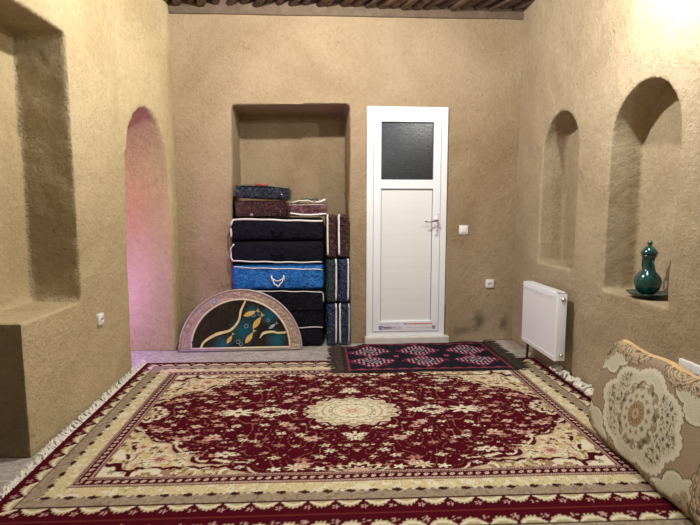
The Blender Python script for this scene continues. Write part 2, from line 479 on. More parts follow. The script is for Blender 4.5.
# handle
hx = LX1 - .033
bm = bmesh.new(); box(bm, hx-.014, hx+.014, -.043,-.03, .98, 1.15, .006)
hp = from_bm('handle_plate', bm, M['white'], leaf, True)
bm = bmesh.new()
tube(bm, [(hx,-.04,1.115),(hx,-.075,1.115),(hx-.02,-.085,1.116),(hx-.06,-.085,1.108),(hx-.115,-.08,1.106)], .008, 10, radii=[.01,.01,.010,.009,.007])
lathe(bm, [(.008,0),(.008,.004)], 12, (hx,-.046,1.03))
from_bm('lever', bm, M['bronze'], hp, True)
bm = bmesh.new()
box(bm, hx+.016,hx+.019,-.0335,-.0325,.99,1.17); box(bm, hx+.004,hx+.019,-.0335,-.0325,1.17,1.173); 
from_bm('film_edge', bm, M['redink'], leaf)
# film strip with maker's print at the foot of the door leaf
st = boxobj('printed_film', gx0-.02, LX1-.008, -.0330,-.0322, .128, .197, M['film'], leaf)
def text(name, s, size, x, z, y, m, parent, bold=0, sx=1):
    cu = bpy.data.curves.new(name, 'FONT'); cu.body = s; cu.size = size; cu.extrude = .0004; cu.offset = bold
    o = bpy.data.objects.new(name, cu); COL.objects.link(o)
    o.rotation_euler = (PI/2, 0, 0); o.location = (x, y, z); o.scale = (sx, 1, 1)
    dg = bpy.context.evaluated_depsgraph_get(); dg.update()
    me = bpy.data.meshes.new_from_object(o.evaluated_get(dg)); mw = o.matrix_world.copy()
    mw = Matrix.Translation((x, y, z)) @ Matrix.Rotation(PI/2, 4, 'X') @ Matrix.Diagonal((sx, 1, 1, 1))
    bpy.data.objects.remove(o)
    me.transform(mw); me.materials.clear(); me.materials.append(m)
    o2 = bpy.data.objects.new(name, me); COL.objects.link(o2); o2.parent = parent
    return o2
bm = bmesh.new()
for (a,b_,c,e) in ((0,.034,0,.006),(0,.034,.024,.030),(0,.006,0,.030),(.028,.034,0,.030),(.010,.024,.012,.018),(.014,.020,.006,.024)):
    box(bm, gx0-.014+a, gx0-.014+b_, -.0342,-.0331, .131+c, .131+e)
    box(bm, LX1-.058+a*.9, LX1-.058+b_*.9, -.0342,-.0331, .132+c*.9, .132+e*.9)
from_bm('logo', bm, M['navyink'], leaf)
text('lettering', 'WIN', .033, gx0+.024, .134, -.0342, M['navyink'], leaf, .0012, 1.15)
text('lettering', 'TECH', .033, gx0+.105, .134, -.0342, M['greyink'], leaf, .0006, 1.05)
def print_line(x0, x1, z, h, m, seed):   # a line of print too small to read: short dashes
    rnd = random.Random(seed); bm = bmesh.new(); x = x0
    while x < x1:
        w_ = rnd.uniform(.005, .016); box(bm, x, min(x+w_, x1), -.0345, -.0333, z, z+h*rnd.uniform(.7,1)); x += w_+rnd.uniform(.002,.005)
    from_bm('fine_print', bm, m, leaf)
print_line(gx0+.235, LX1-.075, .142, .006, M['greyink'], 1)
print_line(gx0-.01, gx0+.18, .178, .006, M['greyink'], 2)
print_line(gx0+.212, gx0+.245, .175, .010, M['navyink'], 3)
print_line(gx0+.25, LX1-.055, .174, .012, M['redink'], 4)
bm = bmesh.new(); box(bm, .335, 1.105, -.07,.10, -.002, .064, .006)
th = from_bm('trim_3', bm, noisy('cream_threshold', (.62,.60,.54), (.72,.70,.65), 12, .4)); onback(th); struct(th, 'pale stone threshold under the white door')

# ------------------------------------------------------------------ switch and sockets
def plate(name, label, cat, kind, loc, rz, w=.082, gang=1, group=None):
    t = empty(name, label, cat, loc, rz, group)
    for g in range(gang):
        cx = (g-(gang-1)/2)*.083
        bm = bmesh.new(); box(bm, cx-w/2, cx+w/2, -.010, .012, -w/2, w/2, .004)
        f = from_bm('cover_plate', bm, M['socket'], t, True)
        if kind == 'switch':
            bm = bmesh.new(); box(bm, cx-.027, cx+.027, -.016,-.009,-.027,.027,.003); from_bm('rocker', bm, M['socket'], t, True)
        elif kind == 'socket':
            bm = bmesh.new(); 
            n = 24
            ring = []
            prof = [(.022,-.0105),(.022,-.006),(.0195,-.0055),(.0195,-.0105)]
            P = [[bm.verts.new((cx+r*math.cos(2*PI*k/n), y-.003, r*math.sin(2*PI*k/n))) for k in range(n)] for r,y in prof]
            for i in range(4):
                for k in range(n): bm.faces.new((P[i][k],P[i][(k+1)%n],P[(i+1)%4][(k+1)%n],P[(i+1)%4][k]))
            from_bm('socket_ring', bm, M['socket'], t, True)
            bm = bmesh.new()
            for s in (-1,1):
                for q in range(1): box(bm, cx+s*.0095-.0055, cx+s*.0095+.0055, -.0125,-.0095,-.0055,.0055,.001)
            from_bm('socket_hole', bm, M['hole'], t)
            bm = bmesh.new(); 
            c = [bm.verts.new((cx+.019*math.cos(2*PI*k/n), -.0106, .019*math.sin(2*PI*k/n))) for k in range(n)]
            bm.faces.new(c); from_bm('socket_well', bm, M['chrome'] if 0 else M['socket'], t)
        elif kind == 'aerial':
            bm = bmesh.new(); tube(bm, [(cx,-.008,0),(cx,-.019,0)], .007, 14); from_bm('connector', bm, M['bronze'] if g else M['hole'], t, True)
    return t
plate('light_switch', 'square white light switch on the mud wall beside the door', 'switch', 'switch', bpos(1.235,-.0,1.03), BROT)
plate('wall_socket', 'white two-pin wall socket low on the back wall right of the door', 'socket', 'socket', bpos(1.495,-.0,.535), BROT, .076)
plate('wall_socket', 'small white wall socket on the left wall below the alcove ledge', 'socket', 'socket', (-1.447,3.14,.515), PI/2, .07)
plate('aerial_outlet', 'double white aerial outlet on the right wall above the carpet cushion', 'outlet', 'aerial', (1.717,2.165,.447), -PI/2, .082, 2)

# ------------------------------------------------------------------ radiator
def bentbox(name, x0,x1,y0,y1,z0,z1,m,parent,bev=.006): return boxobj(name,x0,x1,y0,y1,z0,z1,m,parent,bev,3,True)
RX0,RX1,RY0,RY1,RZ0,RZ1 = 1.587,1.657,3.27,3.87,.148,.638
rad = empty('radiator', 'white panel radiator hung low on the right wall', 'radiator', (1.63,3.57,0)); 
def rel(o, t):
    for v in o.data.vertices: v.co -= Vector(t.location)
    return o
bm = bmesh.new(); box(bm, RX0, RX0+.018, RY0+.006, RY1-.006, RZ0, RZ1-.004, .006, 3)
for z in (RZ0+.028, RZ1-.04, RZ1-.032, RZ1-.048): box(bm, RX0-.003, RX0+.002, RY0+.02, RY1-.02, z, z+.004, .0015)
rel(from_bm('front_panel', bm, M['radiator'], rad), rad)
for y in (RY0, RY1-.006):
    rel(bentbox('side_cover', RX0+.004, RX1, y, y+.006, RZ0+.006, RZ1, M['radiator'], rad, .002), rad)
rel(bentbox('rear_panel', RX1-.016, RX1-.002, RY0+.01, RY1-.01, RZ0+.01, RZ1-.01, M['radiator'], rad), rad)
bm = bmesh.new()
box(bm, RX0+.004, RX1, RY0, RY0+.02, RZ1-.006, RZ1, .001); box(bm, RX0+.004, RX1, RY1-.02, RY1, RZ1-.006, RZ1, .001)
box(bm, RX0+.004, RX0+.02, RY0, RY1, RZ1-.006, RZ1, .001); box(bm, RX1-.014, RX1, RY0, RY1, RZ1-.006, RZ1, .001)
for k in range(58):
    y = RY0+.02+k*(RY1-RY0-.04)/57; box(bm, RX0+.015, RX1-.01, y, y+.007, RZ1-.005, RZ1-.001)
rel(from_bm('top_grille', bm, M['radiator'], rad), rad)
bm = bmesh.new()
for k in range(34):
    y = RY0+.03+k*(RY1-RY0-.06)/33; box(bm, RX0+.02, RX1-.02, y, y+.003, RZ0+.03, RZ1-.03)
rel(from_bm('fin', bm, M['radiator'], rad), rad)
for (z, nm) in ((RZ1-.05,'plug'),(RZ0+.045,'valve')):
    bm = bmesh.new(); tube(bm, [(1.63,RY0+.004,z),(1.63,RY0-.006,z),(1.63,RY0-.016,z)], .014, 12, radii=[.017,.017,.009])
    rel(from_bm(nm, bm, M['chrome'], rad, True), rad)
bm = bmesh.new(); tube(bm, [(1.61,RY1-.004,RZ1-.03),(1.61,RY1+.02,RZ1-.03),(1.61,RY1+.03,RZ1-.03)], .012, 12)
rel(from_bm('bleed_valve', bm, M['radiator'], rad, True), rad)
for y in (RY0+.12, RY1-.15):
    rel(boxobj('bracket', RX1-.004, 1.722, y, y+.03, .2, .55, M['rubber'], rad), rad)
bm = bmesh.new()
tube(bm, [(1.64,RY1-.015,RZ0+.01),(1.64,RY1-.01,.05),(1.64,RY1-.005,.0)], .010, 10)
rel(from_bm('pipe', bm, M['rubber'], rad, True), rad)

# ------------------------------------------------------------------ woven patterns (painted as point colours on a fine mesh)
def smin(a, b): return np.minimum(a, b)
def hashn(ix, iy, k=0):
    v = np.sin(ix*127.1 + iy*311.7 + k*74.7)*43758.5453
    return v - np.floor(v)
def mixA(c, mask, col):
    m = np.clip(mask, 0, 1)[..., None]
    return c*(1-m) + np.array(col)*m
def vnoise(x, y, s, k=0):
    x = x*s; y = y*s; ix = np.floor(x); iy = np.floor(y); fx = x-ix; fy = y-iy
    fx = fx*fx*(3-2*fx); fy = fy*fy*(3-2*fy)
    return (hashn(ix,iy,k)*(1-fx)+hashn(ix+1,iy,k)*fx)*(1-fy) + (hashn(ix,iy+1,k)*(1-fx)+hashn(ix+1,iy+1,k)*fx)*fy
def flower(dx, dy, r, n=5, ph=0.):
    """>0 inside a petalled flower"""
    d = np.hypot(dx, dy); a = np.arctan2(dy, dx)
    return (d < r*(.72+.28*np.cos(n*a+ph))).astype(float)
RED=(.075,.003,.010); RED2=(.12,.006,.014); CREAM=(.70,.61,.43); PINK=(.58,.36,.29); OLIVE=(.30,.24,.13); TAUPE=(.33,.25,.175); YEL=(.62,.50,.24); DK=(.05,.012,.012); IV=(.74,.68,.52); BR=(.22,.12,.07)

def flowers_lattice(c, X, Y, sx, sy, size, cols, prob=.8, k=0, ox=0, oy=0):
    gx = (X+ox)/sx; gy = (Y+oy)/sy
    iy = np.floor(gy); gx = gx + .5*(iy % 2); ix = np.floor(gx)
    jx = (hashn(ix,iy,k)-.5)*.45; jy = (hashn(ix,iy,k+1)-.5)*.45
    dx = (gx-ix-.5-jx)*sx; dy = (gy-iy-.5-jy)*sy
    h = hashn(ix,iy,k+2); sz = size*(.6+.7*hashn(ix,iy,k+3)); n = 4+np.floor(hashn(ix,iy,k+4)*3)
    ang = hashn(ix,iy,k+5)*3
    f = flower(dx, dy*1.15, sz, n, ang)*(h < prob)
    ci = np.floor(hashn(ix,iy,k+6)*len(cols)).astype(int)
    C = np.array(cols)[ci]
    c = c*(1-f[...,None]) + C*f[...,None]
    d = np.hypot(dx,dy)
    return mixA(c, (d < sz*.22)*(h < prob)*1., (.25,.05,.04))

def scrolls(c, X, Y, s, col, w, k=0):
    """thin curling vines"""
    a = vnoise(X,Y,s,k)+.5*vnoise(X,Y,s*2.1,k+3)
    v = np.abs((a*5) % 1 - .5)
    return mixA(c, v < w, col)

def medallion_r(a, r0, n, amp):
    return r0*(1+amp*np.abs(np.cos(n*a/2)))

def rug_colors(X, Y, hw, hh, second=False):
    """X,Y metres from the rug's centre"""
    ax, ay = np.abs(X), np.abs(Y)
    ex, ey = hw-ax, hh-ay                 # distance from the edges
    e = np.minimum(ex, ey)
    side = ex < ey                        # on the left/right border
    t = np.where(side, Y, X)              # coordinate along the border
    at = np.where(side, ay, ax)
    c = np.zeros(X.shape+(3,)) + np.array(RED)
    # ---- field
    f = hh-.315; fw = hw-.325
    F = np.zeros_like(c)+np.array(RED)
    F = scrolls(F, ax, ay, 6, (.30,.13,.09), .030, 5)
    F = flowers_lattice(F, ax/1.45, ay, .080, .066, .020, [PINK,CREAM,IV,CREAM,(.42,.2,.15)], .85, 1)
    F = flowers_lattice(F, ax/1.3, ay, .050, .047, .008, [PINK,CREAM,(.40,.2,.12)], .7, 9, .03, .02)
    F = flowers_lattice(F, ax/1.5, ay, .155, .150, .032, [IV,PINK,CREAM], .75, 17, .05, .04)
    # corner spandrels with scalloped edge
    qx = fw-ax; qy = f-ay                 # distance from field edge
    px = np.maximum(qx,0); py = np.maximum(qy,0)
    sp = (px/.80)**.85 + (py/.56)**.85
    ang = np.arctan2(py*1.5, px+1e-6)
    wob = .13*np.abs(np.cos(ang*7.5)) + .16*(vnoise(ax,ay,13,31)-.5) - .06
    sm = sp + wob
    S_ = np.zeros_like(c)+np.array(CREAM)
    S_ = mixA(S_, vnoise(ax,ay,30,41) > .6, YEL); S_ = mixA(S_, vnoise(ax,ay,44,42) > .74, (.22,.12,.07))
    S_ = scrolls(S_, ax, ay, 9, (.38,.27,.15), .06, 44)
    S_ = flowers_lattice(S_, ax/1.2, ay, .062, .055, .018, [OLIVE,PINK,(.36,.22,.12),IV,RED2], .95, 47)
    S_ = flowers_lattice(S_, ax/1.2, ay, .036, .033, .007, [DK,OLIVE,RED2,IV], .8, 57)
    for (fx_,fy_,fr_) in ((.24,.15,.060),(.42,.10,.036),(.12,.28,.036)):
        S_ = mixA(S_, flower((qx-fx_)/1.3, qy-fy_, fr_, 8)>0, IV)
        S_ = mixA(S_, flower((qx-fx_)/1.3, qy-fy_, fr_*.75, 8)>0, PINK)
        S_ = mixA(S_, flower((qx-fx_)/1.3, qy-fy_, fr_*.40, 6)>0, (.30,.12,.08))
    F = np.where((sm < .90)[...,None], S_, F)
    F = mixA(F, (sm > .885)&(sm < .93), (.55,.42,.28))
    F = mixA(F, (sm > .99)&(sm < 1.02)&(vnoise(ax,ay,18,35)>.35), CREAM)
    # ivory piece in the very corner behind a scalloped red ribbon
    rc = px/.30 + py/.20 + .14*np.abs(np.cos(ang*4)) + .15*(vnoise(ax,ay,30,61)-.5)
    F = mixA(F, rc < .80, RED); F = mixA(F, rc < .60, IV)
    F = mixA(F, (flower(qx-.055, qy-.040, .024, 6)>0), OLIVE); F = mixA(F, (flower(qx-.11, qy-.03, .012, 5)>0), OLIVE)
    r2 = np.abs(py-.055-.018*np.abs(np.cos(px*38)))
    F = mixA(F, (r2 < .012)&(px > .15)&(px<.62)&(vnoise(ax,ay,22,64)>.3), RED)
    F = mixA(F, (py < .045+.018*np.abs(np.cos(px*38)))&(px>.15)&(px<.60)&(rc>.6)&(vnoise(ax,ay,16,66)>.55), IV)
    F = mixA(F, (py < .05)&(px>.15)&(px<.6)&(rc>.6)&(vnoise(ax,ay,50,63)>.62), (.36,.22,.14))
    r3 = np.abs(px-.065-.018*np.abs(np.cos(py*38)))
    F = mixA(F, (r3 < .011)&(py > .12)&(py<.36)&(vnoise(ax,ay,22,65)>.4), RED)
    F = mixA(F, (px < .055+.018*np.abs(np.cos(py*38)))&(py>.12)&(py<.36)&(rc>.6)&(vnoise(ax,ay,16,67)>.55), IV)
    # ornaments at the middle of each long side
    o1 = np.hypot(ax/1.9, qy/1.0)+.010*np.cos(np.arctan2(qy,ax/1.9)*12)
    F = mixA(F, o1 < .068, CREAM); F = mixA(F, (o1 < .054)&(o1 > .034), RED); F = mixA(F, o1 < .025, PINK)
    for cx_ in (.30,):
        o2 = np.hypot((ax-cx_)/1.3, (qy-.035))
        F = mixA(F, flower((ax-cx_)/1.6, qy-.045, .036, 8)>0, CREAM); F = mixA(F, flower((ax-cx_)/1.6, qy-.045, .018, 6)>0, PINK)
        F = mixA(F, flower((ax-cx_+.11)/1.6, qy-.03, .022, 5)>0, IV); F = mixA(F, flower((ax-cx_-.10)/1.6, qy-.03, .022, 5)>0, IV)
    o3 = np.hypot(qx, ay*1.0)+.012*np.cos(np.arctan2(qx,ay)*10)
    F = mixA(F, (o3 < .11), CREAM); F = mixA(F, (o3<.085)&(o3>.06), RED2); F = mixA(F, o3 < .04, OLIVE)
    # medallion
    a = np.arctan2(ay/.72, ax); d = np.hypot(ax, ay/.82)
    R = .262*(1+.065*np.cos(16*a))*(1+.05*np.cos(2*a))
    F = mixA(F, d < R*1.08, RED)
    F = mixA(F, d < R, (.62,.52,.38)); F = mixA(F, (d < R)&(vnoise(ax,ay,55,78)>.55), (.40,.30,.20)); F = mixA(F, d<R*.84, IV)
    F = mixA(F, (d < R*.86)&(d > R*.82), OLIVE)
    Mp = scrolls(F.copy(), ax, ay, 15, (.42,.36,.22), .10, 71)
    Mp = flowers_lattice(Mp, ax, ay, .040, .036, .012, [OLIVE,PINK,(.5,.42,.26)], .9, 75)
    F = np.where(((d<R*.86)&(d>.10))[...,None], Mp, F)
    F = mixA(F, (d > .115)&(d < .128), (.42,.36,.22)); F = mixA(F, (d > .175)&(d<.183), (.40,.33,.2))
    F = mixA(F, flower(ax, ay/.8, .085, 12)>0, (.52,.40,.22))
    F = mixA(F, flower(ax, ay/.8, .062, 8)>0, IV)
    F = mixA(F, flower(ax, ay/.8, .036, 8)>0, (.50,.17,.12))
    F = mixA(F, d < .012, CREAM)
    # pendants left/right and above/below
    for (cx_,cy_,s_) in ((.675,0,.062),(.375,0,.034),(0,.325,.040)):
        dx=(ax-cx_)/1.55; dy=ay-cy_
        F = mixA(F, flower(dx,dy,s_,8)>0, IV); F = mixA(F, flower(dx,dy,s_*.55,8)>0, (.66,.56,.42)); F = mixA(F, np.hypot(dx,dy)<s_*.2, RED2)
    dx = np.abs(ax-.675)-.12
    F = mixA(F, flower(dx, ay, .030, 5)>0, PINK)
    inner = (ex >= .325)&(ey >= .315)
    # ---- border, measured outwards in
    b = np.where(side, ex/.325, ey/.315)*.315
    B = np.zeros_like(c)+np.array(RED)
    # outermost row of palmettes, 0..0.095
    per = .1175; u = (t/per) % 1 - .5; 
    base = .088
    h = (base-b)
    pal = (h > 0)&(h < .044*(1-(np.abs(u)/.47)**2)*(1+.16*np.cos(u*2*PI*7)))
    B = mixA(B, pal, (.60,.50,.31)); 
    B = mixA(B, pal&(h < .009+.022*(1-(np.abs(u)/.40)**2)), IV)
    B = mixA(B, pal&(h < .003+.014*(1-(np.abs(u)/.30)**2)), (.48,.40,.22))
    u2 = ((t/per)+.5) % 1 - .5
    B = mixA(B, (flower(u2*per, b-.045, .017, 5)>0)&(np.abs(u2*per)>.003), (.50,.33,.27))
    B = mixA(B, (b>.0885)&(b<.094), DK)
    B = mixA(B, (b < .004), (.2,.03,.03))
    # taupe band
    tb = (b >= .094)&(b < .158)
    T = np.zeros_like(c)+np.array(TAUPE)
    T = scrolls(T, t, b, 20, (.42,.34,.25), .12, 91)
    T = mixA(T, vnoise(t,b,60,93) > .72, (.26,.18,.13))
    B = np.where(tb[...,None], T, B)
    # cream-yellow band with jagged foot and dark leaf clusters
    jag = .158 + .006*np.cos(t*2*PI/.034)
    cb = (b >= jag)&(b < .232)
    Cc = np.zeros_like(c)+np.array(YEL)*.55+np.array(CREAM)*.45
    Cc = mixA(Cc, vnoise(t,b,40,95) > .62, IV)
    Cc = scrolls(Cc, t, b, 13, (.46,.36,.18), .06, 96)
    B = np.where(cb[...,None], Cc, B)
    u3 = ((t/.100) % 1 - .5)*.100
    for s_,h_ in ((0,.163),(-.013,.158),(.013,.158),(0,.150)):
        B = mixA(B, np.hypot(u3-s_, (b-h_)*1.0) < .0085, DK)
    # guard: stripes, red rosette band, stripes
    g = b-.232
    def stripes(B, lo, hi):
        m = (g >= lo)&(g < hi)
        q = ((g-lo)/(hi-lo)*3) % 1
        tt = ((t+g*.7)/.012) % 1
        return np.where(m[...,None], np.where((q < .34)[...,None], np.array(RED2), np.where((tt<.5)[...,None], np.array((.56,.44,.36)), np.array((.26,.12,.10)))), B)
    B = stripes(B, 0, .022)
    m = (g >= .022)&(g < .060); B = mixA(B, m, RED)
    u4 = ((t/.040) % 1 - .5)*.040
    B = mixA(B, m&(np.hypot(u4/1.35, (g-.041)-u4*.25) < .0095), (.66,.52,.40))
    B = mixA(B, m&(np.hypot(u4/1.35, (g-.041)) < .003), RED2)
    B = stripes(B, .060, .083)
    return np.where(inner[...,None], F, B)

def pattern_mesh(name, x0, x1, y0, y1, step, colf, zf=None, thick=.008, xyf=None, z0=0):
    nx = int(round((x1-x0)/step)); ny = int(round((y1-y0)/step))
    xs = np.linspace(x0, x1, nx+1); ys = np.linspace(y0, y1, ny+1)
    X, Y = np.meshgrid(xs, ys)
    C = colf(X, Y)
    Z = zf(X, Y) if zf else np.zeros_like(X)
    PX, PY = (X, Y) if xyf is None else xyf(X, Y)
    top = np.stack([PX, PY, Z+thick+z0], -1).reshape(-1, 3)
    idx = np.arange((nx+1)*(ny+1)).reshape(ny+1, nx+1)
    q = np.stack([idx[:-1,:-1], idx[:-1,1:], idx[1:,1:], idx[1:,:-1]], -1).reshape(-1, 4)
    # border ring for the thickness
    ring = np.concatenate([idx[0,:], idx[1:,-1], idx[-1,-2::-1], idx[-2:0:-1,0]])
    low = top[ring].copy(); low[:,2] -= thick
    n0 = len(top); k = len(ring)
    lo = np.arange(k)+n0
    sides = np.stack([ring, lo, np.roll(lo,-1), np.roll(ring,-1)], -1)
    verts = np.concatenate([top, low]); faces = np.concatenate([q, sides])
    me = bpy.data.meshes.new(name)
    me.vertices.add(len(verts)); me.vertices.foreach_set('co', verts.astype(np.float32).ravel())
    me.loops.add(len(faces)*4); me.loops.foreach_set('vertex_index', faces.astype(np.int32).ravel())
    me.polygons.add(len(faces)); me.polygons.foreach_set('loop_start', (np.arange(len(faces))*4).astype(np.int32))
    me.update(calc_edges=True)
    at = me.color_attributes.new('pattern', 'FLOAT_COLOR', 'POINT')
    cc = np.concatenate([C.reshape(-1,3), C.reshape(-1,3)[ring]]); cc = np.concatenate([cc, np.ones((len(cc),1))], 1)
    at.data.foreach_set('color', cc.astype(np.float32).ravel())
    me.polygons.foreach_set('use_smooth', np.ones(len(faces), bool))
    return me

HW, HH = 1.535, 1.0
def rug_xy(X, Y):   # hand-laid: the left edge drifts a little
    k = np.clip((-X/HW), 0, 1)*(Y/HH)*.035
    return X-k, Y
rug = empty('persian_rug', 'large deep red persian rug with an ivory centre medallion, covering most of the floor', 'rug', (.145,2.825,.0), 0)
me = pattern_mesh('rug_pile', -HW, HW, -HH, HH, .0052, lambda X,Y: rug_colors(X,Y,HW,HH), zf=lambda X,Y: .0012*np.sin(X*9)*np.sin(Y*7), thick=.009, xyf=rug_xy, z0=.001)
rp = link('rug_pile', me, M['rug'], rug)

def fringe(name, parent, x, y0, y1, dirx, length, m, rise=0, n=None, z=.008, r=.0032, clump=False, seed=1, curl=1.0, xf=None):
    rnd = random.Random(seed); bm = bmesh.new()
    n = n or int((y1-y0)/.0095)
    for i in range(n):
        y = y0 + (y1-y0)*(i+.5)/n + rnd.uniform(-.003,.003)
        xx = x if xf is None else xf(y)
        L = length*rnd.uniform(.75,1.1)*(.35 if clump and y < -.5 else 1); sway = rnd.uniform(-.03,.03)*curl
        pts = []
        for k in range(5):
            f = k/4
            zz = z*(1-f*.5) + rise*f**1.6*rnd.uniform(.75,1.15)
            pts.append((xx + dirx*L*f*(1-.45*f*(rise > 0)), y + sway*f + .006*math.sin(f*6+i), max(zz, .004)))
        tube(bm, pts, r, 5, radii=[r*1.0, r*1.3, r*1.15, r, r*.6])
    return from_bm(name, bm, m, parent, True)
# cream fringe: left end turned up against the wall, right end crumpled up
fr = fringe('fringe', rug, 0, -.995, .995, -1, .066, M['fringe'], rise=.034, z=.009, seed=4, clump=True, xf=lambda y: -HW+.004-(y/HH)*.035, r=.0042)
rnd = random.Random(9); bm = bmesh.new()
for i in range(210):
    y = -.97+1.94*(i+.5)/210
    if y > .64: continue
    ph = rnd.uniform(0,6); h = .030+.028*abs(math.sin(y*24))*rnd.uniform(.6,1.2)
    pts = [(HW-.004, y, .008), (HW+.012, y+.008*math.sin(ph), .012+h*.6), (HW+.004+.02*math.sin(ph), y+.014*math.cos(ph), .014+h), (HW-.016+.02*math.sin(ph*2), y+.02*math.cos(ph), .016+h*.7), (HW-.022, y+.02*math.sin(ph*3), .013+h*.35)]
    tube(bm, pts, .009, 6, radii=[.005,.0085,.0105,.010,.006])
from_bm('fringe', bm, M['fringe'], rug, True)

# second matching rug in the foreground
rug2 = empty('persian_rug', 'matching deep red persian rug in the foreground, only its palmette border showing', 'rug', (.145,1.825-.40,.0), 0)
me = pattern_mesh('rug_pile', -HW, HW, -.385, .398, .008, lambda X,Y: rug_colors(X,Y-.395+1.0-.0,HW,HH), thick=.009, z0=.001)
link('rug_pile', me, M['rug'], rug2)
fringe('fringe', rug2, -HW+.002, -.38, .39, -1, .07, M['fringe'], rise=.02, z=.009, seed=14)

# kilim in front of the door
def kilim_colors(X, Y):
    W, H = .66, .415
    c = np.zeros(X.shape+(3,))+np.array((.014,.013,.020))
    st = .0165
    qx = np.floor(X/st+.5)*st; qy = np.floor(Y/(st*1.25)+.5)*st*1.25
    for cx in (-.42,0,.42):
        for cy in (-.155,.155):
            d = np.abs(qx-cx)/.20 + np.abs(qy-cy)/.175
            k = np.round(np.abs(qx-cx)/st)+np.round(np.abs(qy-cy)/(st*1.25))
            c = mixA(c, (d < 1.0)&(d > .72)&(k%2==1), (.26,.035,.09)); c = mixA(c, (d < 1.0)&(d > .92)&(k%2==0), (.12,.02,.04))
            c = mixA(c, (d < .86)&(d > .40)&(k%2==0)&((np.round(qx/st)+0*qy)%2==0), (.50,.38,.40)); c = mixA(c, (d < .86)&(d > .40)&(k%2==1)&((np.round(qx/st)+0*qy)%2==0), (.30,.06,.13))
            
            c = mixA(c, (d < .42)&(k%2==1), (.26,.30,.34))
            c = mixA(c, d < .14, (.30,.06,.12))
    c = mixA(c, (np.abs(np.abs(X)-.21)<.02)&(np.abs(Y)<.02), (.4,.06,.12))
    tri = np.abs(((qx/.105)%1)-.5)*2
    c = mixA(c, (np.abs(Y) > H-.055-.03*tri)&(np.abs(Y)<H-.045), (.26,.05,.08))
    c = mixA(c, (np.abs(X) > W-.05)&(np.abs(X) < W-.035), (.20,.04,.07))
    c = mixA(c, (np.abs(X) > W-.035), (.035,.027,.02))
    c = mixA(c, (np.abs(X) < .655)&(np.abs(Y) > H-.012), (.03,.02,.02))
    return c
def kil_z(X, Y):
    # climbs onto the big rug's far border (at y < 3.825)
    yw = Y+3.925
    k = 1/(1+np.exp((yw-3.845)*90))
    return .0105*k + .002*np.sin(X*14+1)*np.clip((Y+.1)*2,0,1)*.8 + .0015
kil = empty('kilim', 'small black woven kilim with pink and grey stepped diamonds, lying before the white door', 'rug', (.775,3.925,0), .012)
me = pattern_mesh('kilim_weave', -.66, .66, -.415, .415, .0055, kilim_colors, zf=kil_z, thick=.005, xyf=lambda X,Y: (X, Y+.010*np.sin(X*16)*np.clip(Y*2,0,1)-.095*np.clip((-.42-X)/.12,0,1)*np.clip(Y/.415,0,1)), z0=.001)
link('kilim_weave', me, M['kilim'], kil)
for s in (-1,1):
    rnd = random.Random(30+s); bm = bmesh.new()
    for i in range(120):
        y = -.41+(.82 if s > 0 else .72)*(i+.5)/120; L = rnd.uniform(.05,.13); sw = rnd.uniform(-.035,.035)
        zz = .017 if y+3.925 < 3.86 else .007
        pts = [(s*(.655+L*f), y+sw*f+.008*math.sin(f*7+i), zz+(.004*math.sin(f*3))+.003*(i%3)) for f in (0,.25,.5,.75,1)]
        tube(bm, pts, .004, 5, radii=[.004,.005,.0045,.0035,.002])
    from_bm('fringe', bm, M['fringe_brown'], kil, True)

